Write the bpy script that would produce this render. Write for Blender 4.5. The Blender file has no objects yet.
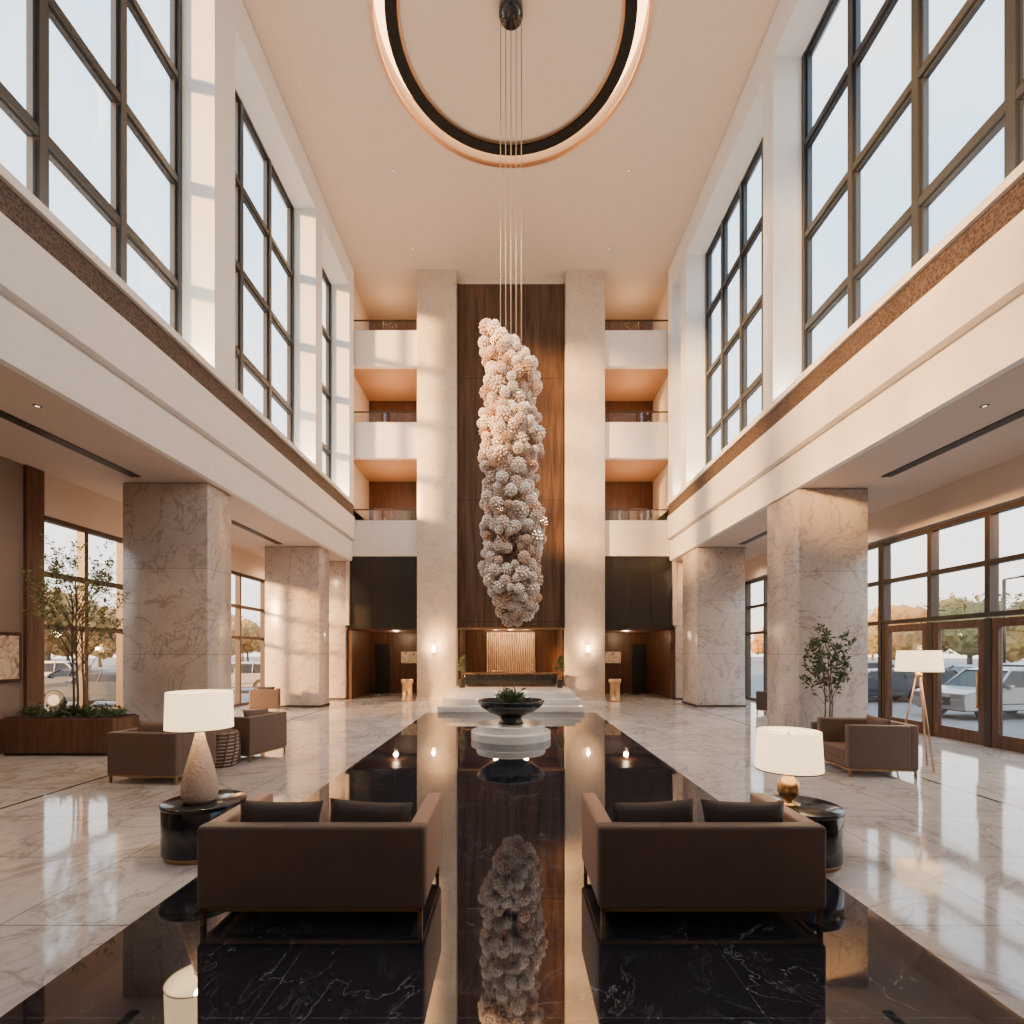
import bpy, bmesh, math, random
import numpy as np
from mathutils import Vector, Matrix
random.seed(7); np.random.seed(7)
scene=bpy.context.scene
COL=scene.collection
H=2.0

# ------------------------------------------------------------------ materials
class NT:
    def __init__(s,name):
        s.m=bpy.data.materials.new(name); s.m.use_nodes=True
        s.t=s.m.node_tree; s.t.nodes.clear()
        s.out=s.n('ShaderNodeOutputMaterial'); 
    def n(s,typ,**kw):
        nd=s.t.nodes.new(typ)
        for k,v in kw.items(): setattr(nd,k,v)
        return nd
    def l(s,a,b): s.t.links.new(a,b)
    def setin(s,nd,key,v):
        if isinstance(v,bpy.types.NodeSocket): s.l(v,nd.inputs[key])
        else: nd.inputs[key].default_value=v
    def math(s,op,a,b=None,c=None,clamp=False):
        nd=s.n('ShaderNodeMath',operation=op,use_clamp=clamp)
        s.setin(nd,0,a)
        if b is not None: s.setin(nd,1,b)
        if c is not None: s.setin(nd,2,c)
        return nd.outputs[0]
    def mix(s,f,a,b,blend='MIX'):
        nd=s.n('ShaderNodeMix',data_type='RGBA',blend_type=blend)
        s.setin(nd,0,f); s.setin(nd,6,a); s.setin(nd,7,b)
        return nd.outputs[2]
    def coord(s,scale=(1,1,1)):
        tc=s.n('ShaderNodeTexCoord'); mp=s.n('ShaderNodeMapping')
        mp.inputs['Scale'].default_value=scale
        s.l(tc.outputs['Object'],mp.inputs[0]); return mp.outputs[0]
    def noise(s,vec,scale,detail=4,rough=.55,dist=0):
        nd=s.n('ShaderNodeTexNoise'); s.l(vec,nd.inputs['Vector'])
        nd.inputs['Scale'].default_value=scale; nd.inputs['Detail'].default_value=detail
        nd.inputs['Roughness'].default_value=rough; nd.inputs['Distortion'].default_value=dist
        return nd.outputs[0]
    def ramp(s,f,stops):
        nd=s.n('ShaderNodeValToRGB'); s.l(f,nd.inputs[0])
        e=nd.color_ramp.elements
        while len(e)<len(stops): e.new(.5)
        for i,(p,c) in enumerate(stops):
            e[i].position=p; e[i].color=c if len(c)==4 else (*c,1)
        return nd.outputs[0]
    def bsdf(s,col,rough=.5,metal=0,spec=.5,bump=None,bs=.3,emis=None,es=0,coat=0):
        b=s.n('ShaderNodeBsdfPrincipled')
        if isinstance(col,tuple) and len(col)==3: col=(*col,1)
        s.setin(b,'Base Color',col); s.setin(b,'Roughness',rough)
        b.inputs['Metallic'].default_value=metal
        b.inputs['Specular IOR Level'].default_value=spec
        b.inputs['Coat Weight'].default_value=coat
        if bump is not None:
            bn=s.n('ShaderNodeBump'); bn.inputs['Strength'].default_value=bs
            bn.inputs['Distance'].default_value=.02
            s.l(bump,bn.inputs['Height']); s.l(bn.outputs[0],b.inputs['Normal'])
        if emis: 
            b.inputs['Emission Color'].default_value=(*emis,1); b.inputs['Emission Strength'].default_value=es
        s.l(b.outputs[0],s.out.inputs[0]); return b

def c4(c): return (*c,1)
def simple(name,col,rough=.5,metal=0,var=.08,nscale=3,bump=0,bscale=60,spec=.5,coat=0):
    t=NT(name); v=t.coord()
    f=t.noise(v,nscale,3)
    a=tuple(x*(1-var) for x in col); b=tuple(min(1,x*(1+var)) for x in col)
    cc=t.mix(f,c4(a),c4(b))
    bp=t.noise(v,bscale,2) if bump else None
    t.bsdf(cc,rough,metal,spec,bp,bump,coat=coat); return t.m
def emit(name,col,st,base=(.8,.7,.55)):
    t=NT(name); v=t.coord(); f=t.noise(v,20,2)
    t.bsdf(t.mix(f,c4(base),c4(tuple(x*.95 for x in base))),.6,emis=col,es=st); return t.m

def veins(t,vec,scale,width,dist=1.2,det=6):
    n=t.noise(vec,scale,det,.6,dist)
    d=t.math('ABSOLUTE',t.math('SUBTRACT',n,.5))
    return t.math('SUBTRACT',1.0,t.math('DIVIDE',d,width,clamp=True),clamp=True)

def marble(name,base,alt,vein,sc=.6,rough=.25,wall=True,tw=1.2,th=1.2,joint=.35,vs=.5,off=0.5):
    t=NT(name); v=t.coord()
    cl=t.noise(v,sc*1.3,5,.6,.6)
    col=t.mix(t.ramp(cl,[(.3,(0,0,0)),(.7,(1,1,1))]),c4(base),c4(alt))
    v1=veins(t,v,sc,.018); v2=veins(t,v,sc*2.6,.02,.8)
    vv=t.math('MULTIPLY',t.math('MAXIMUM',v1,t.math('MULTIPLY',v2,.45)),vs)
    col=t.mix(vv,col,c4(vein))
    sep=t.n('ShaderNodeSeparateXYZ'); t.l(v,sep.inputs[0])
    cmb=t.n('ShaderNodeCombineXYZ')
    if wall:
        t.l(t.math('ADD',t.math('ADD',sep.outputs[0],sep.outputs[1]),50.4),cmb.inputs[0]); t.l(sep.outputs[2],cmb.inputs[1])
    else:
        t.l(sep.outputs[0],cmb.inputs[0]); t.l(sep.outputs[1],cmb.inputs[1])
    br=t.n('ShaderNodeTexBrick'); t.l(cmb.outputs[0],br.inputs['Vector'])
    br.offset=off; br.inputs['Scale'].default_value=1
    br.inputs['Brick Width'].default_value=tw; br.inputs['Row Height'].default_value=th
    br.inputs['Mortar Size'].default_value=.008; br.inputs['Mortar Smooth'].default_value=0
    br.inputs['Color1'].default_value=(1,1,1,1); br.inputs['Color2'].default_value=(.9,.9,.9,1)
    br.inputs['Mortar'].default_value=(1-joint,1-joint,1-joint,1)
    col=t.mix(1.0,col,br.outputs[0],'MULTIPLY')
    t.bsdf(col,rough); return t.m

def wood(name,a,b,rough=.4,scale=(5,5,.35),vertical_boards=0,spec=.4):
    t=NT(name); v=t.coord(scale)
    f=t.noise(v,2.2,8,.62,.8)
    col=t.ramp(f,[(.32,a),(.5,tuple((x+y)/2 for x,y in zip(a,b))),(.68,b)])
    if vertical_boards:
        v0=t.coord(); sep=t.n('ShaderNodeSeparateXYZ'); t.l(v0,sep.inputs[0])
        fr=t.math('FRACT',t.math('DIVIDE',t.math('ADD',sep.outputs[0],50.0+vertical_boards/2),vertical_boards))
        j=t.math('LESS_THAN',fr,.012)
        fr2=t.math('FRACT',t.math('DIVIDE',t.math('ADD',sep.outputs[2],1.9),5.2))
        j=t.math('MAXIMUM',j,t.math('LESS_THAN',fr2,.004))
        col=t.mix(j,col,(.01,.008,.006,1))
    t.bsdf(col,rough,spec=spec,bump=f,bs=.1); return t.m

M={}
def floor_mat():
    t=NT('floor_marble'); v=t.coord()
    sep=t.n('ShaderNodeSeparateXYZ'); t.l(v,sep.inputs[0])
    X,Y=sep.outputs[0],sep.outputs[1]
    cl=t.noise(v,.7,6,.6,1.0)
    w=t.ramp(cl,[(.28,(.47,.44,.42)),(.43,(.72,.70,.68)),(.7,(.80,.78,.76))])
    vv=t.math('MAXIMUM',veins(t,v,.5,.022,1.6),t.math('MULTIPLY',veins(t,v,1.5,.026,1.2),.5))
    w=t.mix(t.math('MULTIPLY',vv,.6),w,(.29,.24,.21,1))
    br=t.n('ShaderNodeTexBrick'); t.l(v,br.inputs['Vector']); br.offset=0
    br.inputs['Scale'].default_value=1; br.inputs['Brick Width'].default_value=1.25; br.inputs['Row Height'].default_value=1.25
    br.inputs['Mortar Size'].default_value=.007
    br.inputs['Color1'].default_value=(1,1,1,1); br.inputs['Color2'].default_value=(.84,.83,.83,1); br.inputs['Mortar'].default_value=(.38,.36,.35,1)
    w=t.mix(1.0,w,br.outputs[0],'MULTIPLY')
    bv=t.math('MAXIMUM',t.math('MULTIPLY',veins(t,v,.6,.007,1.8),1.0),t.math('MULTIPLY',veins(t,v,1.9,.012,1.4),.55))
    cl2=t.noise(v,2,4)
    b=t.mix(cl2,(.006,.009,.016,1),(.016,.021,.033,1))
    msk=t.noise(v,.9,2)
    b=t.mix(t.math('MULTIPLY',t.math('MULTIPLY',bv,t.ramp(msk,[(.33,(0,0,0)),(.6,(1,1,1))])),.7),b,(.24,.24,.26,1))
    br2=t.n('ShaderNodeTexBrick'); t.l(v,br2.inputs['Vector']); br2.offset=0
    br2.inputs['Scale'].default_value=1; br2.inputs['Brick Width'].default_value=1.4; br2.inputs['Row Height'].default_value=1.4
    br2.inputs['Mortar Size'].default_value=.005
    br2.inputs['Color1'].default_value=(0,0,0,1); br2.inputs['Color2'].default_value=(0,0,0,1); br2.inputs['Mortar'].default_value=(.06,.06,.06,1)
    b=t.mix(1.0,b,br2.outputs[0],'ADD')
    ax=t.math('ABSOLUTE',X)
    mk=t.math('MULTIPLY',t.math('LESS_THAN',ax,2.8),t.math('LESS_THAN',Y,17.0))
    ln=t.math('MULTIPLY',t.math('GREATER_THAN',ax,6.5),t.math('LESS_THAN',ax,6.56))
    col=t.mix(mk,w,b); col=t.mix(ln,col,(.03,.025,.02,1))
    rg=t.math('ADD',t.math('MULTIPLY',t.noise(v,3,3),.03),t.math('SUBTRACT',.055,t.math('MULTIPLY',mk,.045)))
    bs=t.bsdf(col,rg,spec=.5)
    t.l(t.math('ADD',1.7,t.math('MULTIPLY',mk,1.2)),bs.inputs['IOR'])
    return t.m
M['floor']=floor_mat()
M['col']=marble('column_marble',(.58,.49,.43),(.68,.60,.54),(.30,.21,.17),.75,.25,True,20,1.95,.4,.65,0)
M['pier']=marble('pier_travertine',(.70,.60,.49),(.78,.69,.58),(.44,.34,.26),.9,.3,True,20,3.1,.2,.45,0)
M['step']=marble('step_marble',(.74,.71,.67),(.80,.77,.73),(.5,.45,.4),1.2,.2,True,3,3,.1,.4,0)
M['white']=simple('white_plaster',(.82,.79,.76),.5,var=.03)
M['whitep']=simple('white_upper_panel',(.78,.81,.84),.45,var=.03)
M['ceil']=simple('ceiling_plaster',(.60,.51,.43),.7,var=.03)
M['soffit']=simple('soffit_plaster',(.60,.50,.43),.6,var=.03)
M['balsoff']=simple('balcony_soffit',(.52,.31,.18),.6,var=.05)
M['taupe']=simple('taupe_wall',(.27,.20,.16),.6,var=.08)
M['frame']=simple('window_frame_metal',(.045,.05,.056),.4,.3,var=.1)
M['framew']=simple('window_frame_bronze',(.065,.045,.034),.4,.4,var=.1)
M['doorw']=wood('door_walnut',(.07,.032,.018),(.15,.07,.04),.35)
M['walnut']=wood('walnut_panel',(.028,.016,.011),(.12,.068,.045),.38,(2.6,2.6,.16),1.15)
M['walnut2']=wood('walnut_recess',(.055,.024,.013),(.13,.058,.03),.4,(3,3,.3))
M['black']=simple('black_panel',(.014,.013,.013),.35,var=.2)
M['ringblack']=simple('ring_black',(.008,.008,.008),.7,var=.2,spec=.2)
M['blackg']=simple('black_lacquer',(.012,.014,.018),.12,var=.2)
M['brass']=simple('brass',(.60,.38,.18),.28,.95,var=.08)
M['legs']=simple('sofa_brass',(.38,.24,.12),.35,.9,var=.08)
M['steel']=simple('steel_cable',(.32,.29,.26),.4,.5,var=.08)
M['copper']=simple('copper_trim',(.62,.36,.20),.3,.8,var=.08)
M['bronze']=simple('dark_bronze',(.10,.07,.05),.3,.9,var=.1)
M['sofa']=simple('taupe_leather',(.145,.093,.070),.5,var=.12,bump=.15,bscale=90)
M['sofalit']=simple('taupe_leather_lit',(.42,.255,.18),.5,var=.1,bump=.15,bscale=90)  # same leather, painted lighter for the light falling on the arms
M['cush']=simple('brown_cushion',(.055,.036,.029),.65,var=.15,bump=.2,bscale=120)
M['cush2']=simple('tan_cushion',(.17,.105,.078),.7,var=.12,bump=.2,bscale=120)
M['leaf']=simple('leaf_green',(.065,.10,.035),.55,var=.35,nscale=9)
M['leaf2']=simple('leaf_olive',(.18,.20,.07),.55,var=.4,nscale=6)
M['leafa']=simple('leaf_autumn',(.36,.20,.06),.7,var=.5,nscale=.4)
M['leafg']=simple('leaf_treeline',(.20,.16,.05),.7,var=.5,nscale=.4)
M['bark']=simple('bark',(.13,.085,.06),.8,var=.3,nscale=12)
M['soil']=simple('soil',(.03,.02,.014),.9,var=.3,nscale=12)
M['ceramic']=simple('textured_ceramic',(.60,.44,.33),.6,var=.2,nscale=30,bump=.6,bscale=35)
M['shade']=emit('lamp_shade_glow',(1,.68,.36),2.6,(.85,.75,.6))
M['glow']=emit('warm_glow',(1,.62,.30),16)
M['cove']=emit('cove_glow',(1,.52,.22),8)
M['spot']=emit('downlight_glow',(1,.8,.55),3)
M['asphalt']=simple('asphalt',(.20,.19,.185),.85,var=.15,nscale=2)
M['tyre']=simple('tyre',(.02,.02,.02),.8)
M['rim']=simple('alloy',(.22,.22,.22),.5,.5)
M['carw']=simple('car_silver',(.34,.33,.32),.35,.3,coat=.2)
M['cark']=simple('car_dark',(.03,.045,.07),.3,.3,coat=.2)
M['carglass']=simple('car_glass',(.012,.014,.017),.15,spec=.3)
M['carlight']=simple('car_light',(.7,.08,.05),.2)
def glassmat():
    t=NT('window_glass'); v=t.coord()
    tr=t.n('ShaderNodeBsdfTransparent'); tr.inputs[0].default_value=(.96,.98,.99,1)
    gl=t.n('ShaderNodeBsdfGlossy'); gl.inputs['Roughness'].default_value=.03
    gl.inputs[0].default_value=(.9,.95,1,1)
    mx=t.n('ShaderNodeMixShader'); mx.inputs[0].default_value=.05
    t.l(tr.outputs[0],mx.inputs[1]); t.l(gl.outputs[0],mx.inputs[2]); t.l(mx.outputs[0],t.out.inputs[0]); return t.m
M['glass']=glassmat()
def bandmat():
    t=NT('bronze_mesh_band'); v=t.coord()
    vo=t.n('ShaderNodeTexVoronoi'); t.l(v,vo.inputs['Vector']); vo.inputs['Scale'].default_value=26
    f=t.ramp(vo.outputs[0],[(.2,(.02,.013,.010)),(.7,(.11,.073,.055))])
    t.bsdf(f,.6,.1,bump=vo.outputs[0],bs=.5); return t.m
M['band']=bandmat()
def sculptmat(name,c0,c1,c2,rough=.22,metal=0):
    t=NT(name); v=t.coord()
    f=t.noise(v,2.2,4,.6)
    c=t.ramp(f,[(.36,c0),(.5,c1),(.64,c2)])
    t.bsdf(c,rough,metal,spec=.8,coat=.5); return t.m
M['bl_cream']=sculptmat('blossom_cream',(.76,.62,.52),(.84,.74,.65),(.90,.84,.78))
M['bl_rose']=sculptmat('blossom_rose',(.60,.42,.33),(.70,.52,.42),(.76,.60,.50))
M['bl_copper']=sculptmat('blossom_copper',(.66,.42,.28),(.76,.52,.36),(.84,.64,.48),.3,.6)
def artmat():
    t=NT('gold_wave_art'); v=t.coord((1,1,.35))
    w=t.n('ShaderNodeTexWave'); t.l(v,w.inputs['Vector']); w.inputs['Scale'].default_value=3.2; w.inputs['Distortion'].default_value=5; w.inputs['Detail'].default_value=2
    c=t.ramp(w.outputs[0],[(.2,(.30,.16,.07)),(.6,(.70,.46,.24)),(.9,(.9,.72,.5))])
    t.bsdf(c,.4,.2,bump=w.outputs[0],bs=.6); return t.m
M['art']=artmat()
def paintmat():
    t=NT('abstract_painting'); v=t.coord(); f=t.noise(v,3.5,5,.6,2)
    c=t.ramp(f,[(.3,(.1,.06,.04)),(.45,(.6,.42,.28)),(.6,(.8,.7,.55)),(.75,(.35,.18,.09))])
    t.bsdf(c,.6); return t.m
M['paint']=paintmat()

# ------------------------------------------------------------------ mesh builder
class B:
    def __init__(s,name): s.name=name; s.bm=bmesh.new(); s.mats=[]
    def mi(s,m):
        m=M[m]
        if m not in s.mats: s.mats.append(m)
        return s.mats.index(m)
    def merge(s,tmp,mat,Mx=None,smooth=False):
        i=s.mi(mat)
        if Mx is not None: tmp.transform(Mx)
        for f in tmp.faces: f.material_index=i; f.smooth=smooth
        me=bpy.data.meshes.new('t'); tmp.to_mesh(me); tmp.free(); s.bm.from_mesh(me); bpy.data.meshes.remove(me)
    def box(s,x0,x1,y0,y1,z0,z1,mat,bev=0,seg=2,Mx=None):
        x0,x1=min(x0,x1),max(x0,x1); y0,y1=min(y0,y1),max(y0,y1)
        t=bmesh.new(); bmesh.ops.create_cube(t,size=1)
        for v in t.verts:
            v.co=Vector(((x0+x1)/2+v.co.x*(x1-x0),(y0+y1)/2+v.co.y*(y1-y0),(z0+z1)/2+v.co.z*(z1-z0)))
        if bev: bmesh.ops.bevel(t,geom=t.edges[:],offset=bev,segments=seg,profile=.6,affect='EDGES')
        s.merge(t,mat,Mx,bool(bev)); return s
    def lathe(s,prof,cx,cy,mat,seg=40,smooth=True,Mx=None):
        t=bmesh.new(); rings=[]
        for r,z in prof:
            if r<1e-5: rings.append([t.verts.new((cx,cy,z))])
            else: rings.append([t.verts.new((cx+r*math.cos(2*math.pi*i/seg),cy+r*math.sin(2*math.pi*i/seg),z)) for i in range(seg)])
        for a,b in zip(rings,rings[1:]):
            for i in range(seg):
                j=(i+1)%seg
                try:
                    if len(a)==1 and len(b)>1: t.faces.new((a[0],b[j],b[i]))
                    elif len(b)==1 and len(a)>1: t.faces.new((a[i],a[j],b[0]))
                    elif len(a)>1: t.faces.new((a[i],a[j],b[j],b[i]))
                except ValueError: pass
        bmesh.ops.recalc_face_normals(t,faces=t.faces[:])
        s.merge(t,mat,Mx,smooth); return s
    def cyl(s,cx,cy,z0,z1,r,mat,r2=None,seg=32,bev=.008):
        r2=r if r2 is None else r2
        return s.lathe([(0,z0),(r-bev,z0),(r,z0+bev),(r2,z1-bev),(r2-bev,z1),(0,z1)],cx,cy,mat,seg,smooth=False if seg<12 else True)
    def tube(s,pts,r,mat,seg=8,r2=None):
        r2=r if r2 is None else r2
        t=bmesh.new(); rings=[]; n=len(pts); pts=[Vector(p) for p in pts]
        for k,p in enumerate(pts):
            d=(pts[min(k+1,n-1)]-pts[max(k-1,0)]).normalized()
            a=d.orthogonal().normalized()
            if rings: 
                a=(pa-d*pa.dot(d)).normalized()
            pa=a; b=d.cross(a); rr=r+(r2-r)*k/max(1,n-1)
            rings.append([t.verts.new(p+rr*(math.cos(2*math.pi*i/seg)*a+math.sin(2*math.pi*i/seg)*b)) for i in range(seg)])
        for a,b in zip(rings,rings[1:]):
            for i in range(seg): t.faces.new((a[i],a[(i+1)%seg],b[(i+1)%seg],b[i]))
        t.faces.new(rings[0][::-1]); t.faces.new(rings[-1])
        s.merge(t,mat,None,True); return s
    def pillow(s,w,h,th,mat,Mx):
        t=bmesh.new(); N=12; g=[[],[]]
        for side in (0,1):
            for i in range(N+1):
                row=[]
                for j in range(N+1):
                    u=-1+2*i/N; v=-1+2*j/N
                    k=max(0,(1-abs(u)**3.5))**.5*max(0,(1-abs(v)**3.5))**.5
                    pin=1-.07*(1-u*u)*abs(v)**2-.0; pin2=1-.07*(1-v*v)*abs(u)**2
                    y=(1 if side else -1)*th/2*k
                    row.append(t.verts.new((u*w/2*pin2,y,v*h/2*pin)))
                g[side].append(row)
        for side in (0,1):
            for i in range(N):
                for j in range(N):
                    q=[g[side][i][j],g[side][i+1][j],g[side][i+1][j+1],g[side][i][j+1]]
                    t.faces.new(q if not side else q[::-1])
        bmesh.ops.remove_doubles(t,verts=t.verts[:],dist=.0005)
        bmesh.ops.recalc_face_normals(t,faces=t.faces[:])
        s.merge(t,mat,Mx,True); return s
    def extrude(s,poly,y0,y1,mat,bev=.03):
        t=bmesh.new(); a=[t.verts.new((x,y0,z)) for x,z in poly]; f=t.faces.new(a)
        r=bmesh.ops.extrude_face_region(t,geom=[f])
        for v in r['geom']:
            if isinstance(v,bmesh.types.BMVert): v.co.y=y1
        bmesh.ops.recalc_face_normals(t,faces=t.faces[:])
        if bev: bmesh.ops.bevel(t,geom=t.edges[:],offset=bev,segments=2,affect='EDGES')
        s.merge(t,mat,None,False); return s
    def leaves(s,pts,size,mat,up=.3,asp=.4):
        i=s.mi(mat)
        for p in pts:
            d=Vector((random.gauss(0,1),random.gauss(0,1),random.gauss(up,.7))).normalized()
            a=d.orthogonal().normalized(); a=Matrix.Rotation(random.random()*6.28,3,d)@a
            L=size*random.uniform(.7,1.3); w=L*asp; n=d.cross(a)*L*.08; p=Vector(p)
            vs=[s.bm.verts.new(q) for q in (p,p+d*L*.45+a*w*.5+n,p+d*L,p+d*L*.45-a*w*.5+n)]
            f=s.bm.faces.new(vs); f.material_index=i
        return s
    def done(s,loc=(0,0,0),rot=0,parent=None):
        me=bpy.data.meshes.new(s.name); s.bm.to_mesh(me); s.bm.free()
        for m in s.mats: me.materials.append(m)
        o=bpy.data.objects.new(s.name,me); COL.objects.link(o)
        o.location=loc; o.rotation_euler=(0,0,rot)
        if parent: o.parent=parent
        return o
def dup(o,loc,rot=0,scale=1):
    n=bpy.data.objects.new(o.name.split('.')[0],o.data); COL.objects.link(n)
    n.location=loc; n.rotation_euler=(0,0,rot); n.scale=(scale,)*3; return n
def light(name,typ,loc,energy,col,parent=None,**kw):
    l=bpy.data.lights.new(name,typ); l.energy=energy; l.color=col
    for k,v in kw.items():
        if k!='rot': setattr(l,k,v)
    o=bpy.data.objects.new(name,l); COL.objects.link(o); o.location=loc
    if 'rot' in kw: o.rotation_euler=kw['rot']
    if parent: o.parent=parent
    return o
WARM=(1,.68,.40); WARM2=(1,.76,.52)

# ------------------------------------------------------------------ shell
Y0=-6; YB=21.4
B('floor').box(-10.3,10.3,Y0,25.3,-.15,0,'floor').done()
B('ground').box(-160,160,-60,260,-.35,-.16,'asphalt').done()

def ceiling():
    b=B('ceiling'); t=bmesh.new(); cx,cy,R=0,13.3,3.5; N=96
    x0,x1,y0,y1=-7.6,7.6,Y0,25.3
    inn=[];out=[]
    for i in range(N):
        a=2*math.pi*i/N; c,s_=math.cos(a),math.sin(a)
        k=min(((x1-cx)/c if c>1e-6 else (x0-cx)/c if c<-1e-6 else 1e9),((y1-cy)/s_ if s_>1e-6 else (y0-cy)/s_ if s_<-1e-6 else 1e9))
        inn.append(t.verts.new((cx+R*c,cy+R*s_,18))); out.append(t.verts.new((cx+k*c,cy+k*s_,18)))
    for cc in ((x0,y0),(x1,y0),(x1,y1),(x0,y1)):
        v=min(out,key=lambda v:(v.co.x-cc[0])**2+(v.co.y-cc[1])**2); v.co.x,v.co.y=cc
    for i in range(N): t.faces.new((inn[i],inn[(i+1)%N],out[(i+1)%N],out[i]))
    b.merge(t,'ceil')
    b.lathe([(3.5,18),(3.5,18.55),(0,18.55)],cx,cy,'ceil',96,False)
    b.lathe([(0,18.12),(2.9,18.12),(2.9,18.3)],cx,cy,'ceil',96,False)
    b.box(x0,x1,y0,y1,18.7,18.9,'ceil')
    b.done()
    g=B('trim_ceiling_ring')
    g.lathe([(2.9,18.0),(3.2,18.0),(3.2,18.3),(2.9,18.3),(2.9,18.0)],cx,cy,'ringblack',96,False)
    g.lathe([(3.47,17.93),(3.55,17.93),(3.55,18.01),(3.47,18.01),(3.47,17.93)],cx,cy,'copper',96,False)
    g.lathe([(3.2,18.45),(3.48,18.45)],cx,cy,'cove',96,False)
    g.lathe([(2.84,18.06),(2.9,18.06),(2.9,18.11)],cx,cy,'copper',96,False)
    g.done()
ceiling()

def window(name,x,ys,zs,fm='frame',w=.10,d=.16,sash=0):
    b=B(name)
    for y in ys: b.box(x-d/2,x+d/2,y-w/2,y+w/2,zs[0],zs[-1],fm)
    for z in zs:
        b.box(x-d/2+.01,x+d/2-.01,ys[0],ys[-1],z-w/2,z+w/2,fm)
    if sash:
        q=w/2+.05; t=.045
        for ya,yb in zip(ys,ys[1:]):
            for za,zb in zip(zs,zs[1:]):
                for yy in (ya+q,yb-q): b.box(x-.05,x+.05,yy-t/2,yy+t/2,za+q,zb-q,fm)
                for zz in (za+q,zb-q): b.box(x-.05,x+.05,ya+q,yb-q,zz-t/2,zz+t/2,fm)
    b.box(x-.008,x+.008,ys[0],ys[-1],zs[0],zs[-1],'glass')
    return b.done()

wi=1
for sgn,side,piers in ((-1,'left',[(2.2,3.0),(11.4,12.25),(17.3,17.9),(20.9,21.5)]),(1,'right',[(3.0,3.9),(12.9,13.4),(19.3,19.9),(20.9,21.5)])):
    S=lambda a: sgn*a
    a=B('ceiling_aisle_'+side)
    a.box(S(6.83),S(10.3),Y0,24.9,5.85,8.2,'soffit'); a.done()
    f=B('trim_fascia_'+side)
    f.box(S(6.68),S(6.82),Y0,21.55,5.85,6.66,'white')
    f.box(S(6.58),S(6.82),Y0,21.55,6.76,7.68,'white')
    f.box(S(6.76),S(6.82),Y0,21.55,6.66,6.76,'white')
    f.box(S(6.62),S(6.82),Y0,21.55,7.70,8.13,'band')
    f.box(S(6.55),S(7.6),Y0,21.55,8.14,8.28,'white')
    f.done()
    w=B('wall_upper_'+side)
    for (p0,p1) in piers: w.box(S(6.6),S(7.6),p0,p1,8.28,17.0,'whitep')
    w.box(S(6.6),S(7.6),Y0,21.5,17.0,18,'whitep')
    w.box(S(6.6),S(7.6),Y0,Y0+.3,8.28,17.0,'whitep')
    w.done()
    zs=[8.3,10.1,12.4,14.7,17.0]
    gaps=[(Y0+.3,piers[0][0])]+[(piers[i][1],piers[i+1][0]) for i in range(len(piers)-1)]
    for g0,g1 in gaps:
        n=max(1,round((g1-g0)/1.65)); ys=[g0+.05+(g1-g0-.1)*i/n for i in range(n+1)]
        window('window_%d'%wi,S(7.42),ys,zs,w=.14,d=.2,sash=1); wi+=1
    sl=B('trim_air_slot_'+side)
    for y0,y1 in ((5.5,11.2),(14.2,18.2)):
        sl.box(S(8.1),S(8.32),y0,y1,5.83,5.852,'black')
    sl.done()
wl=B('wall_left'); wl.box(-10.3,-10,Y0,10.9,-.15,5.85,'taupe'); wl.box(-10.3,-10,10.9,25,4.95,5.85,'soffit')
wl.box(-10.02,-9.93,10.5,10.9,0,5.85,'doorw'); wl.done()
wr=B('wall_right'); wr.box(10,10.3,Y0,4.0,-.15,5.85,'taupe'); wr.box(10,10.3,4.0,25,5.05,5.85,'soffit'); wr.done()
window('window_%d'%wi,-10.12,[10.95,12.1,13.3,15.2,17.1,19,20.9,22.8,24.8],[.05,2.55,3.7,4.9],'framew',.11,.18); wi+=1
for ys,z0 in (([4.1,6.2,7.75,9.25],.06),([9.3,10.8,12.3,13.85],2.8),([13.95,15.5,17.1,18.7,20.3,21.9,23.5,24.8],.06)):
    b=B('window_%d'%wi); wi+=1
    for y in ys: b.box(10.04,10.24,y-.06,y+.06,z0,5.0,'framew')
    for z in sorted({z0,2.8,3.9,4.95}): b.box(10.05,10.22,ys[0],ys[-1],z-.05,z+.05,'framew')
    b.box(10.12,10.14,ys[0],ys[-1],z0,5,'glass'); b.done()
for k,(y0,y1) in enumerate(((9.38,10.72),(10.88,12.22),(12.38,13.78))):
    d=B('door_%d'%(k+1)); x0,x1=10.06,10.16
    d.box(x0,x1,y0,y0+.15,0.01,2.71,'doorw',.01); d.box(x0,x1,y1-.15,y1,0.01,2.71,'doorw',.01)
    d.box(x0,x1,y0+.15,y1-.15,2.53,2.71,'doorw'); d.box(x0,x1,y0+.15,y1-.15,.01,.3,'doorw')
    d.box(10.10,10.12,y0+.15,y1-.15,.3,2.53,'glass')
    d.box(10.05,10.2,y0-.08,y0,0,2.72,'framew'); d.box(10.05,10.2,y1,y1+.08,0,2.72,'framew')
    d.tube([(9.98,y0+.08,.8),(9.98,y0+.08,1.6)],.018,'brass'); 
    d.box(9.98,10.07,y0+.07,y0+.09,.88,.9,'brass'); d.box(9.98,10.07,y0+.07,y0+.09,1.5,1.52,'brass')
    d.done()
B('wall_rear').box(-10.3,10.3,Y0-.3,Y0,-.15,18,'taupe').done()

def column(x0,x1,y0,y1):
    c=B('marble_column'); w=x1-x0; d=y1-y0
    c.box(-w/2,w/2,-d/2,d/2,0,5.84,'col',.02,1); c.box(-w/2-.015,w/2+.015,-d/2-.015,d/2+.015,0,.07,'bronze')
    return c.done(((x0+x1)/2,(y0+y1)/2,0))
column(-8.81,-6.87,11.6,12.6); column(-8.95,-6.95,18.6,19.6); column(-8.4,-6.98,21.6,22.6)
column(6.75,8.38,12.0,13.5); column(6.8,8.56,18.7,20.3); column(6.98,8.4,21.6,22.6)
column(-8.81,-6.87,3.0,4.0); column(6.75,8.38,3.0,4.3)

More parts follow.
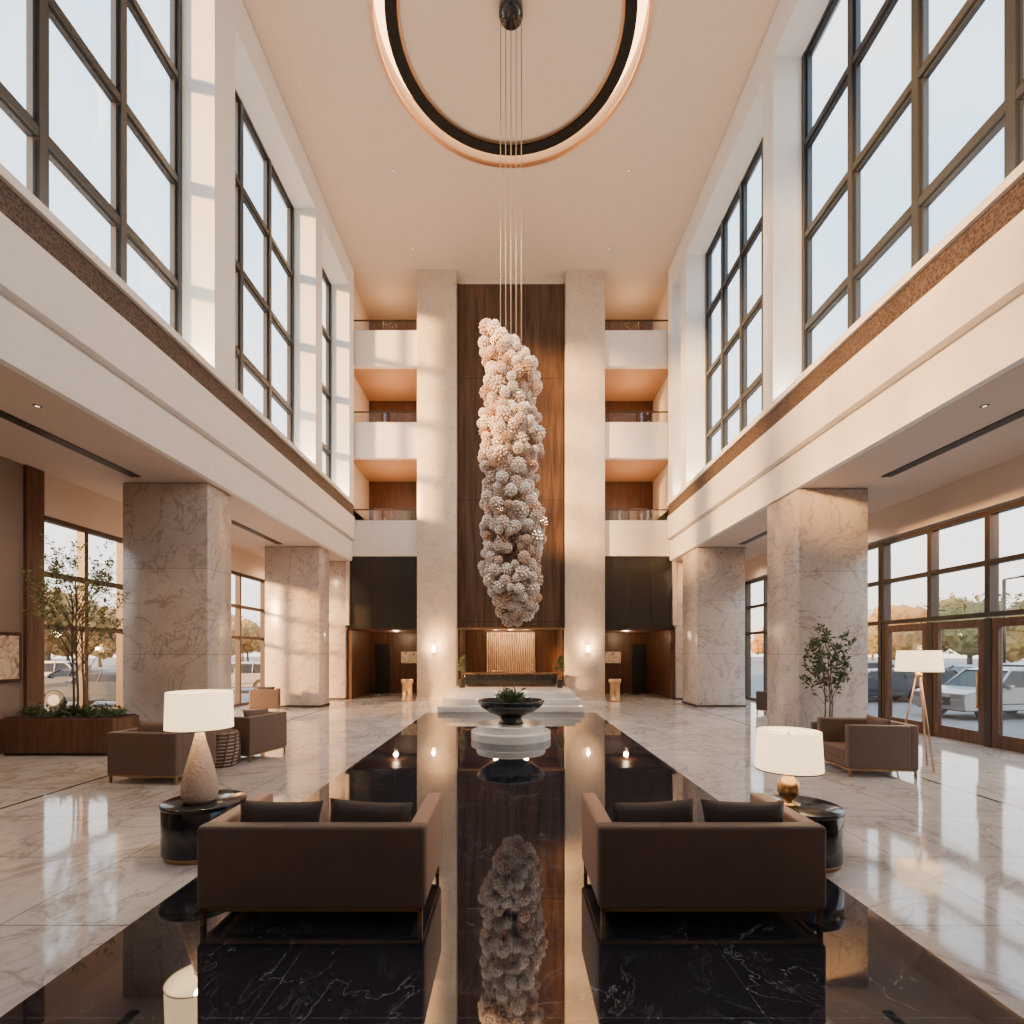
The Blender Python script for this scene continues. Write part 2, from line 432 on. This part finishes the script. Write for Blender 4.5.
for sg,side in ((-1,'left'),(1,'right')):
    S=lambda a: sg*a
    p=B('trim_pier_'+side); p.box(S(2.3),S(3.93),YB,24.6,0,18,'pier',.015,1)
    p.box(S(2.27),S(3.96),YB-.03,YB+.3,0,.12,'pier'); p.done()
    for z0 in (6.06,10.2,14.07):
        bl=B('balcony')
        bl.box(S(3.95),S(6.82),21.58,21.8,z0,z0+1.5,'white')
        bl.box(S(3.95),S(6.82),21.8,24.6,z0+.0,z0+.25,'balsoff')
        bl.box(S(3.97),S(6.8),21.66,21.68,z0+1.5,z0+1.95,'glass')
        bl.box(S(3.97),S(6.8),21.64,21.70,z0+1.95,z0+1.99,'bronze')
        for k in range(3): bl.box(S(4.1+k*1.3),S(4.13+k*1.3),21.65,21.7,z0+1.5,z0+1.95,'bronze')
        bl.done()
    bw=B('wall_balcony_back_'+side)
    bw.box(S(3.93),S(7.05),24.65,24.9,3.15,18,'walnut2')
    for z0 in (7.6,11.75,15.6):
        bw.box(S(4.2),S(5.2),24.58,24.65,z0-1.2,z0+1.3,'black'); bw.box(S(5.7),S(6.6),24.58,24.65,z0-1.2,z0+1.3,'taupe')
    bw.done()
    B('wall_balcony_side_'+side).box(S(6.83),S(7.05),21.52,24.64,8.22,18,'soffit').done()
    B('wall_balcony_end_'+side).box(S(6.83),S(6.98),21.56,24.64,3.15,8.21,'soffit').done()
    pw=B('wall_passage_'+side)
    pw.box(S(3.95),S(6.82),21.7,21.9,3.0,6.04,'black')
    for k in range(1,3): pw.box(S(3.93+k),S(3.95+k),21.68,21.72,3.0,5.85,'bronze')
    pw.box(S(3.95),S(6.95),21.9,25,2.95,3.1,'walnut2')
    pw.box(S(6.75),S(6.95),21.7,25,0,2.95,'walnut2')
    pw.box(S(3.95),S(6.95),25,25.2,0,3.0,'walnut2')
    pw.box(S(3.95),S(4.05),22,25,0,2.95,'walnut2')
    pw.box(S(5.9),S(6.6),24.95,25.0,0,2.4,'black')
    pw.done()
    B('picture_frame').box(-.55,.55,-.03,.02,-.33,.33,'bronze').box(-.5,.5,-.04,-.02,-.28,.28,'paint').done((S(4.85),24.96,1.75))
    B('wall_aisle_end_'+side).box(S(6.98),S(10),24.92,25.1,0,5.85,'taupe').done()
    light('passage_downlight','POINT',(S(5.3),23.6,2.7),60,WARM,shadow_soft_size=.1)
    for z0 in (9.0,13.0,16.8): light('balcony_downlight','POINT',(S(5.4),23.0,z0),70,(1,.55,.26),shadow_soft_size=.3)
    q=B('bronze_waste_bin'); q.lathe([(0,0),(.24,0),(.24,.06),(.21,.08),(.21,.72),(.25,.75),(.25,.9),(.2,.9),(.18,.8),(0,.8)],0,0,'brass',32); q.done((S(4.25),20.95,0))
    sc=B('wall_sconce'); sc.box(-.06,.06,0,.03,-.2,.2,'brass'); sc.lathe([(.05,-.16),(.07,-.16),(.07,.16),(.05,.16),(.05,-.16)],0,-.1,'glow',20); sc.box(-.02,.02,-.1,0,-.18,-.16,'brass'); so=sc.done((S(3.2),YB-.005,2.15))
    light('wall_sconce_bulb','POINT',(0,-.3,0),90,(1,.56,.26),parent=so,shadow_soft_size=.06)

ww=B('wall_feature_walnut'); ww.box(-2.29,2.29,21.9,22.1,3.03,17.75,'walnut')
for x in (-2.28,2.22): ww.box(x,x+.06,21.86,21.92,3.03,17.75,'bronze')
ww.box(-2.29,2.29,21.9,24.6,17.75,17.99,'ceil')
ww.box(-2.29,2.29,21.86,22.1,2.97,3.05,'brass')
ww.done()
nw=B('wall_niche'); nw.box(-2.29,2.29,24.6,24.8,0,3.2,'walnut2'); nw.box(-2.29,2.29,22.1,24.6,3.05,3.2,'walnut2')
nw.box(-2.29,-2.2,22.1,24.6,0.6,3.05,'walnut2'); nw.box(2.2,2.29,22.1,24.6,0.6,3.05,'walnut2'); nw.done()
light('niche_downlight','POINT',(0,22.9,2.8),80,WARM,shadow_soft_size=.1)
light('added_art_fill','POINT',(-.7,23.6,2.9),40,WARM,shadow_soft_size=.1)  # added pair of point lights without fixtures, to brighten the artwork
light('added_art_fill','POINT',(.7,23.6,2.9),40,WARM,shadow_soft_size=.1)
a=B('wave_relief_artwork'); a.box(-1.15,1.15,-.04,.06,-1.0,1.0,'art'); 
for i in range(22):
    x=-1.05+i*.1; pts=[(x+.06*math.sin(z*2.6+i*.35),-.05-.04*math.sin(i*.6+z*2),z) for z in np.linspace(-.93,.93,14)]
    a.tube(pts,.045,'art',8)
a.done((0,24.5,1.95))
st=B('trim_steps')
st.box(-2.45,2.45,17.0,21.35,0,.2,'step',.02); st.box(-2.38,2.38,17.45,21.35,.2,.4,'step',.02); st.box(-2.25,2.25,17.95,24.55,.38,.6,'step',.02)
st.done()
ds=B('reception_console')
ds.box(-1.9,1.9,-.3,.3,.08,.5,'blackg',.03); ds.box(-1.95,1.95,-.34,.34,.5,.56,'walnut',.01); ds.box(-1.8,1.8,-.26,.26,0,.08,'bronze')
for x in (-1.0,0,1.0): ds.box(x-.02,x+.02,-.31,-.29,.1,.48,'bronze')
ds.lathe([(0,.56),(.14,.56),(.2,.62),(.18,.66),(0,.66)],-.6,0,'brass',20); ds.box(.5,.9,-.12,.12,.56,.62,'cush2',.01)
ds.done((0,21.1,.6))

dl=B('recessed_downlights')
pts=[]
for sx in (-1,1):
    for x in (7.4,9.2):
        for y in (8,14.5,20.5): pts.append((sx*x,y,5.85))
    for y in (9,17,20.3): pts.append((sx*3.9,y,18))
for x,y,z in pts: dl.lathe([(.035,z-.012),(.05,z-.012),(.06,z)],x,y,'bronze',20); dl.lathe([(0,z-.004),(.035,z-.004)],x,y,'spot',20)
dlo=dl.done()
for x,y,z in pts:
    if z<6: light('recessed_downlight_lamp','SPOT',(x,y,z-.05),240,WARM,parent=dlo,spot_size=2.4,spot_blend=.8,shadow_soft_size=.15)
for sx,side in ((-1,'left'),(1,'right')):
    light('added_ceiling_uplight','AREA',(sx*6.9,9,8.36),900,(1,.74,.52),shape='RECTANGLE',size=.15,size_y=24,rot=(0,math.radians(180+sx*-18),0))  # added uplight, hidden behind the lip, to brighten the ceiling warmly
sp=B('added_spot_housings')  # housings for the added spots, out of view
spots=[(-3.0,8.2,17.8),(3.0,8.2,17.8)]
for x,y,z in spots:
    sp.cyl(x,y,z-.1,18,.07,'black',seg=20)
spo=sp.done()
for x,y,z in spots:
    o=light('added_sculpture_spot','SPOT',(x,y,z-.15),4200,(1,.88,.75),parent=spo,spot_size=.75,spot_blend=.9,shadow_soft_size=.1)  # added unseen spot to brighten the sculpture
    o.rotation_euler=(Vector((0,12.8,4.6))-Vector((x,y,z))).to_track_quat('-Z','Y').to_euler()

# ------------------------------------------------------------------ sculpture
def sculpture():
    Z=12.8; s=512/Z
    tab=[(318,481,494),(332,478,508),(345,479,520),(358,479,532),(370,486,543),(390,480,541),(405,483,534),(420,478,543),(440,478,546),(465,480,540),(485,484,538),(505,479,543),(530,478,547),(550,481,543),(570,478,542),(588,484,546),(602,490,541),(614,499,534),(624,506,526)]
    ty=[a[0] for a in tab]; tl=[a[1] for a in tab]; tr=[a[2] for a in tab]
    t=bmesh.new(); bmesh.ops.create_icosphere(t,subdivisions=2,radius=1)
    dirs=np.array([v.co[:] for v in t.verts]); t.free()
    t=bmesh.new(); bmesh.ops.create_icosphere(t,subdivisions=1,radius=.23)
    sv=np.array([v.co[:] for v in t.verts]); sf=np.array([[v.index for v in f.verts] for f in t.faces]); t.free()
    tv=[];tf=[]
    for k,d in enumerate(dirs): tv.append(sv+d*.88); tf.append(sf+k*len(sv))
    t=bmesh.new(); bmesh.ops.create_icosphere(t,subdivisions=2,radius=.72)
    cv=np.array([v.co[:] for v in t.verts]); cf=np.array([[v.index for v in f.verts] for f in t.faces]); t.free()
    tv.append(cv); tf.append(cf+len(dirs)*len(sv))
    tv=np.vstack(tv); tf=np.vstack(tf); nfl=len(dirs)*len(sf)
    V=[];F=[];MI=[];off=0; cents=[]
    tries=0
    while len(cents)<400 and tries<16000:
        tries+=1
        y=random.uniform(321,620); l=np.interp(y,ty,tl); r_=np.interp(y,ty,tr)
        hw=(r_-l)/2/s; cx=((l+r_)/2-511)/s; r=random.uniform(.10,.20)
        a=random.random()*6.283; q=max(0,hw-r*.8)*random.uniform(.4,1.1)**.5
        c=np.array([cx+q*math.cos(a),q*.9*math.sin(a),2+(652-y)/s])
        if any(np.linalg.norm(c-o)<(r+ro)*.74 for o,ro in cents): continue
        cents.append((c,r))
    for c,r in cents:
        R=np.array(Matrix.Rotation(random.random()*6,3,Vector((random.random(),random.random(),random.random()+.1)).normalized()))
        V.append((tv*r)@R.T+c); F.append(tf+off); off+=len(tv)
        u=random.random(); m=0 if u<.68 else (1 if u<.88 else 2)
        mi=np.full(len(tf),m); mi[nfl:]=2 if m==0 else 1
        MI.append(mi)
    V=np.vstack(V);F=np.vstack(F);MI=np.concatenate(MI).astype(np.int32)
    me=bpy.data.meshes.new('blossoms'); me.from_pydata(V.tolist(),[],F.tolist())
    for k in ('bl_cream','bl_rose','bl_copper'): me.materials.append(M[k])
    me.polygons.foreach_set('material_index',MI)
    o=bpy.data.objects.new('blossoms',me); COL.objects.link(o)
    p=B('hanging_blossom_sculpture')
    p.lathe([(0,5.85+12.27),(.3,18.12),(.3,17.9),(.26,17.86),(0,17.86)],0,0,'blackg',40)
    for k in range(5):
        x=(-.26+k*.13); p.tube([(x,.05*(k%2),17.9),(x,.05*(k%2),9.0)],.011,'steel',6)
    po=p.done((0,Z,0)); o.parent=po
sculpture()

# ------------------------------------------------------------------ fountain
f=B('bowl_fountain')
f.lathe([(0,0),(.93,0),(.93,.16),(.92,.18),(0,.18)],0,0,'step',64,False)
f.lathe([(0,.18),(.80,.18),(.80,.32),(.79,.34),(0,.34)],0,0,'step',64,False)
f.lathe([(0,.34),(.30,.34),(.26,.40),(.24,.46),(.30,.52),(.52,.61),(.70,.73),(.79,.86),(.78,.885),(.75,.88),(.64,.80),(0,.78)],0,0,'blackg',64)
fo=f.done((0,12.0,0))
p=B('plant'); p.cyl(0,0,.78,.86,.16,'soil')
p.leaves([(random.gauss(0,.13),random.gauss(0,.13),.86+abs(random.gauss(0,.1))) for _ in range(420)],.13,'leaf',.8,.35)
p.done(parent=fo)

# ------------------------------------------------------------------ sofas
def sofa(name,W,D,Ht,loc,rot,ncush=2,pm='cush',seat=.42,over=0,arm='sofalit'):
    b=B(name); w=W/2
    a=.13; base=.13
    b.box(-w,w,0,a,base,Ht,'sofa',.03,3)
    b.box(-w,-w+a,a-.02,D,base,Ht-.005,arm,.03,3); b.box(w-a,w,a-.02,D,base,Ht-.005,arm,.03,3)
    b.box(-w+a,w-a,a,D-.04,base,base+.12,'sofa',.01)
    n=ncush; cw=(W-2*a)/n
    for i in range(n):
        x=-w+a+cw*i
        b.box(x+.006,x+cw-.006,a+.01,D-.01,base+.12,seat,'cush2',.035,3)
        Mx=Matrix.Translation((x+cw/2,a+.14,seat+.21+over))@Matrix.Rotation(math.radians(-14),4,'X')@Matrix.Rotation(math.radians(random.uniform(-3,3)),4,'Y')
        b.pillow(min(cw*.97,.66),.42,.18,pm,Mx)
    for y0 in (.02,D-.05): b.box(-w+.02,w-.02,y0,y0+.03,base-.025,base,'legs')
    for x0 in (-w+.02,w-.05): b.box(x0,x0+.03,.02,D-.02,base-.025,base,'legs')
    for x in (-w+.02,w-.05):
        for y in (.02,D-.05): b.box(x,x+.03,y,y+.03,0,base,'legs')
    return b.done(loc,rot)
sofa('sofa',1.66,.95,.73,(-1.46,3.72,0),0)
sofa('sofa',1.66,.95,.73,(1.47,3.72,0),0)
sofa('armchair',1.15,.9,.78,(-5.6,7.75,0),math.radians(-6),1,'cush2',over=.08,arm='sofa')
sofa('armchair',1.0,.9,.82,(-4.6,9.75,0),math.radians(75),1,'cush2',over=.08,arm='sofa')
sofa('armchair',1.05,1.05,.84,(6.5,8.6,0),math.radians(84),1,'cush2',over=.08,arm='sofa')
sofa('armchair',.9,.85,.74,(-8.9,13.2,0),math.radians(-20),1,'cush',arm='cush')
sofa('armchair',.9,.85,.74,(-8.3,17.2,0),math.radians(20),1,'cush',arm='cush')
sofa('armchair',.9,.85,.74,(8.8,16.2,0),math.radians(30),1,'cush',arm='cush')

def drum(loc,R=.41,h=.52):
    b=B('drum_side_table'); b.lathe([(0,0),(R-.02,0),(R-.02,.05),(R-.02,.055)],0,0,'brass',48)
    b.lathe([(R-.03,.05),(R,.05),(R,h-.05),(R-.01,h-.045),(R-.01,h-.035),(R+.01,h-.03),(R+.01,h-.005),(R,h),(0,h)],0,0,'blackg',48)
    return b.done(loc)
drum((-3.08,5.15,0),.37); drum((2.80,4.98,0),.37)
def shade(b,z0,z1,r0,r1):
    b.lathe([(r0,z0),(r1,z1),(r1-.012,z1),(r0-.012,z0),(r0,z0)],0,0,'shade',48)
    b.lathe([(r0+.002,z0),(r0+.002,z0+.012)],0,0,'cush2',48); 
    for a in range(3): b.tube([(0,0,z1-.03),(r1*math.cos(a*2.1),r1*math.sin(a*2.1),z1-.03)],.004,'brass',5)
    b.tube([(0,0,z0-.03),(0,0,z1-.02)],.01,'brass',8)
l=B('table_lamp')
l.lathe([(0,0),(.13,0),(.155,.03),(.165,.1),(.155,.2),(.13,.32),(.10,.44),(.07,.55),(.05,.63),(.04,.68),(.02,.70),(0,.7)],0,0,'ceramic',36)
shade(l,.72,1.09,.30,.29); lo=l.done((-3.10,5.1,.52)); light('table_lamp_bulb','POINT',(0,0,.88),22,WARM2,parent=lo,shadow_soft_size=.05)
l=B('table_lamp')
l.lathe([(0,0),(.10,0),(.10,.02),(.04,.03),(.035,.05),(.08,.08),(.10,.13),(.105,.17),(.09,.23),(.05,.27),(.03,.30),(.02,.34),(0,.34)],0,0,'brass',36)
shade(l,.34,.72,.30,.28); lo=l.done((2.70,4.98,.52)); light('table_lamp_bulb','POINT',(0,0,.52),22,WARM2,parent=lo,shadow_soft_size=.05)
l=B('floor_lamp')
for a in (30,150,270):
    c,s_=math.cos(math.radians(a)),math.sin(math.radians(a)); l.tube([(.32*c,.32*s_,0),(.03*c,.03*s_,1.62)],.016,'copper',8,.012)
l.cyl(0,0,1.55,1.65,.05,'copper'); shade(l,1.66,2.03,.34,.31); l.tube([(0,0,1.6),(0,0,1.72)],.012,'copper')
lo=l.done((7.05,8.85,0)); light('floor_lamp_bulb','POINT',(0,0,1.85),26,WARM2,parent=lo,shadow_soft_size=.05)
b=B('woven_side_table'); b.lathe([(0,0),(.22,0),(.25,.15),(.26,.35),(.25,.55),(.22,.62),(0,.62)],0,0,'cush2',24)
for k in range(10): b.lathe([(.235+.03*math.sin(math.pi*k/9)-.01,.03+k*.06),(.255+.03*math.sin(math.pi*k/9),.045+k*.06),(.235+.03*math.sin(math.pi*k/9)-.01,.06+k*.06)],0,0,'ceramic',24)
for k in range(12): b.tube([((.262)*math.cos(k*.5236),.262*math.sin(k*.5236),.02),(.285*math.cos(k*.5236+.2),.285*math.sin(k*.5236+.2),.31),(.262*math.cos(k*.5236+.4),.262*math.sin(k*.5236+.4),.6)],.012,'sofa',6)
b.done((-5.1,9.05,0))

# ------------------------------------------------------------------ plants
def branchy(b,base,h,spread,nleaf,ls,leaf,trunk_r=.03,nb=12,start=.35):
    bx,by,bz=base; tips=[]
    tr=[(bx+.05*math.sin(k*.9)*h*.15,by+.04*math.cos(k*1.1)*h*.12,bz+h*.72*k/7) for k in range(8)]
    b.tube(tr,trunk_r,'bark',8,trunk_r*.35)
    for i in range(nb):
        t=start+(1-start)*i/nb; k=t*7; k0=min(6,int(k)); p=Vector(tr[k0]).lerp(Vector(tr[k0+1]),k-k0)
        a=i*2.4+random.random(); L=spread*(1-.35*t)*random.uniform(.7,1.1)
        pts=[p+Vector((math.cos(a)*L*u,math.sin(a)*L*u,h*.30*u**.8*random.uniform(.95,1.05))) for u in (0,.3,.6,1)]
        b.tube(pts,trunk_r*.4,'bark',5,trunk_r*.1)
        for _ in range(3):
            q=pts[2].lerp(pts[3],random.random()); e=q+Vector((random.gauss(0,.18*L),random.gauss(0,.18*L),random.uniform(.05,.3)*L+.05))
            b.tube([q,e],trunk_r*.15,'bark',4,trunk_r*.05); tips.append((q,e))
        tips.append((pts[1],pts[3]))
    L=[]
    for _ in range(nleaf):
        q,e=random.choice(tips); p=q.lerp(e,random.random()**.7); L.append(p+Vector((random.gauss(0,.02),random.gauss(0,.02),random.gauss(0,.02))))
    b.leaves(L,ls,leaf,.3,.38)
t=B('planter_box'); t.box(-1.1,1.1,-.35,.35,.06,.72,'doorw',.02); t.box(-1.05,1.05,-.3,.3,0,.06,'black'); t.box(-1.06,1.06,-.31,.31,.70,.74,'soil')
for _ in range(60):
    x=random.uniform(-1,1); y=random.uniform(-.27,.27)
    t.leaves([(x+random.gauss(0,.06),y+random.gauss(0,.04),.74+abs(random.gauss(0,.07))) for _ in range(22)],.09,'leaf',.6)
to=t.done((-8.75,10.2,0))
t=B('indoor_tree')
for dx,dy,h in ((0,0,3.5),(.08,.05,3.1),(-.08,0,3.2)): branchy(t,(dx,dy,0),h,.9,850,.08,'leaf2',.022,18,.35)
t.done((.1,0,.72),parent=to)
t=B('potted_olive_tree'); t.lathe([(0,0),(.22,0),(.30,.12),(.35,.42),(.36,.45),(.32,.45),(.30,.40),(0,.40)],0,0,'black',36)
t.cyl(0,0,.38,.41,.29,'soil')
for dx,dy,h in ((0,0,2.3),(.08,.05,2.0),(-.08,.03,1.9)): branchy(t,(dx,dy,.4),h,.48,270,.12,'leaf',.018,10,.25)
t.done((6.9,11.1,0))
for x in (-1.98,1.98):
    t=B('potted_topiary'); t.lathe([(0,0),(.12,0),(.16,.3),(.17,.32),(0,.32)],0,0,'black',24)
    branchy(t,(0,0,.3),.95,.2,350,.1,'leaf',.015,9,.2); t.done((x*.98,20.3,.6))
t=B('picture_frame'); t.box(-.02,.04,-.45,.45,-.5,.5,'bronze'); t.box(.03,.05,-.38,.38,-.43,.43,'paint'); t.done((-9.975,9.95,1.9))

# ------------------------------------------------------------------ exterior
def car(name,body,loc,rot,suv=True):
    b=B(name); r=1.66 if suv else 1.42
    def arch(cx,zb=.32,R=.42):
        return [(cx-R*math.cos(a),zb+R*math.sin(a)) for a in np.linspace(0,math.pi,9)]
    low=[(-2.3,.32),(-2.36,.62),(-2.3,.84),(-1.9,.95),(-1.05,1.02),(1.95,1.06),(2.28,.98),(2.36,.6),(2.3,.32)]
    low+= [p for p in arch(1.42)[::-1]] + [p for p in arch(-1.45)[::-1]]
    b.extrude(low,-.92,.92,body,0)
    b.box(-2.25,2.25,-.8,.8,.28,.5,'tyre')
    def green(poly,yb,yt,zb,zt,mat):
        t=bmesh.new(); n=len(poly); L=[];Rr=[]
        for x,z in poly:
            k=(z-zb)/(zt-zb); y=yb+(yt-yb)*k; L.append(t.verts.new((x,-y,z))); Rr.append(t.verts.new((x,y,z)))
        t.faces.new(L); t.faces.new(Rr[::-1])
        for i in range(n): t.faces.new((L[i],Rr[i],Rr[(i+1)%n],L[(i+1)%n]))
        bmesh.ops.recalc_face_normals(t,faces=t.faces[:]); b.merge(t,mat)
    green([(-1.15,1.0),(-.42,r-.08),(-.1,r-.04),(1.55,r-.05),(2.1,1.04)],.86,.68,1.0,r,'carglass')
    green([(-.50,r-.10),(-.1,r-.02),(.8,r),(1.55,r-.03),(1.72,r-.14)],.86,.69,1.0,r,body)
    for x,x2 in ((-1.12,-.42),(.05,.1),(.95,.95),(1.95,1.6)):
        for sy in (-1,1): b.tube([(x,sy*.875,1.0),(x2,sy*.71,r-.05)],.035,body,6)
    for x in (-1.45,1.42):
        for sy in (-1,1):
            Mx=Matrix.Translation((x,sy*.81,.34))@Matrix.Rotation(math.pi/2,4,'X')
            b.lathe([(0,-.12),(.3,-.12),(.35,-.09),(.35,.09),(.3,.12),(0,.12)],0,0,'tyre',24,Mx=Mx)
            b.lathe([(0,-.13),(.21,-.13),(.21,.13),(0,.13)],0,0,'rim',16,False,Mx=Mx)
    for sy in (-1,1):
        b.box(2.27,2.38,sy*.55,sy*.88,.72,.92,'carlight'); b.box(-2.38,-2.26,sy*.5,sy*.88,.68,.82,'rim'); b.box(-.85,-.7,sy*.92,sy*1.05,.98,1.12,body,.02)
        b.box(-1.0,2.0,sy*.921,sy*.93,.5,.53,'tyre')
    b.box(-2.39,-2.34,-.45,.45,.45,.72,'tyre')
    return b.done(loc,rot)
c1=car('car','carw',(16.4,17.2,-.16),.12); c2=car('car','cark',(19,24.5,-.16),math.radians(5),False)
dup(c1,(24.5,24.5,-.16),.1); dup(c2,(16,22.8,-.16),0); dup(c2,(27,30,-.16),.2); dup(c1,(22,31,-.16),3.1)
dup(c2,(-20.5,24.5,-.16),0); dup(c2,(-16,20.5,-.16),.1); dup(c1,(-14.8,28,-.16),.1); dup(c1,(-26,30,-.16),3.2)
def outtree(name,leaf):
    b=B(name); b.tube([(0,0,0),(.1,0,1.5),(0,.1,3.5)],.25,'bark',8,.12)
    for k in range(9):
        t=bmesh.new(); bmesh.ops.create_icosphere(t,subdivisions=3,radius=random.uniform(1.3,2.1))
        for v in t.verts: v.co*=1+.18*math.sin(v.co.x*5+k)*math.sin(v.co.y*4.3+k)+random.uniform(-.07,.07)
        b.merge(t,leaf,Matrix.Translation((random.gauss(0,1.3),random.gauss(0,1.3),random.uniform(3,6.6))))
    b.leaves([(random.gauss(0,2),random.gauss(0,2),random.uniform(2,8)) for _ in range(500)],.5,leaf)
    return b.done((60,45,-.2))
t1=outtree('tree','leafa'); t2=outtree('tree','leafg')
t2.location=(-60,48,-.2)
for i in range(17):
    for sx in (-1,1):
        o=random.choice((t1,t1,t2)); dup(o,(sx*(44+random.uniform(0,10)+i*.6),34+i*5.0,-.2),random.random()*6,random.uniform(.85,1.2))
for x,y in ((26,27),(-24,34)):
    b=B('street_lamp'); b.tube([(0,0,0),(0,0,6)],.08,'bronze',8); b.tube([(0,0,6),(1.2,0,6.2)],.05,'bronze',6); b.box(.9,1.5,-.12,.12,6.12,6.22,'bronze'); b.done((x,y,-.16))

# ------------------------------------------------------------------ world, sun
w=bpy.data.worlds.new('World'); scene.world=w; w.use_nodes=True; nt=w.node_tree; nt.nodes.clear()
out=nt.nodes.new('ShaderNodeOutputWorld'); bg=nt.nodes.new('ShaderNodeBackground')
tc=nt.nodes.new('ShaderNodeTexCoord'); sp=nt.nodes.new('ShaderNodeSeparateXYZ'); nt.links.new(tc.outputs['Generated'],sp.inputs[0])
rp=nt.nodes.new('ShaderNodeValToRGB'); nt.links.new(sp.outputs[2],rp.inputs[0])
e=rp.color_ramp.elements; e[0].position=0; e[0].color=(1,.82,.64,1); e[1].position=1; e[1].color=(.36,.60,.90,1)
m=e.new(.28); m.color=(.92,.94,.97,1); m=e.new(.62); m.color=(.54,.78,1.0,1)
ns=nt.nodes.new('ShaderNodeTexNoise'); ns.inputs['Scale'].default_value=2.2; ns.inputs['Detail'].default_value=5; nt.links.new(tc.outputs['Generated'],ns.inputs['Vector'])
r2=nt.nodes.new('ShaderNodeValToRGB'); nt.links.new(ns.outputs[0],r2.inputs[0]); r2.color_ramp.elements[0].position=.45; r2.color_ramp.elements[1].position=.75
mx=nt.nodes.new('ShaderNodeMix'); mx.data_type='RGBA'; nt.links.new(r2.outputs[0],mx.inputs[0]); nt.links.new(rp.outputs[0],mx.inputs[6]); mx.inputs[7].default_value=(.98,.94,.91,1)
nt.links.new(mx.outputs[2],bg.inputs[0]); bg.inputs[1].default_value=3.5; nt.links.new(bg.outputs[0],out.inputs[0])
sd=Vector((.80,.60,-math.tan(math.radians(10.5)))).normalized()
sun=light('sun','SUN',(-30,-30,20),24,(1,.50,.17),angle=.10)
sun.rotation_euler=sd.to_track_quat('-Z','Y').to_euler()

cd=bpy.data.cameras.new('camera'); cam=bpy.data.objects.new('camera',cd); COL.objects.link(cam)
cam.location=(0,0,H); cam.rotation_euler=(math.pi/2,0,0); cd.sensor_width=36; cd.lens=18; cd.shift_y=.137; cd.shift_x=.001
cd.clip_end=500; scene.camera=cam
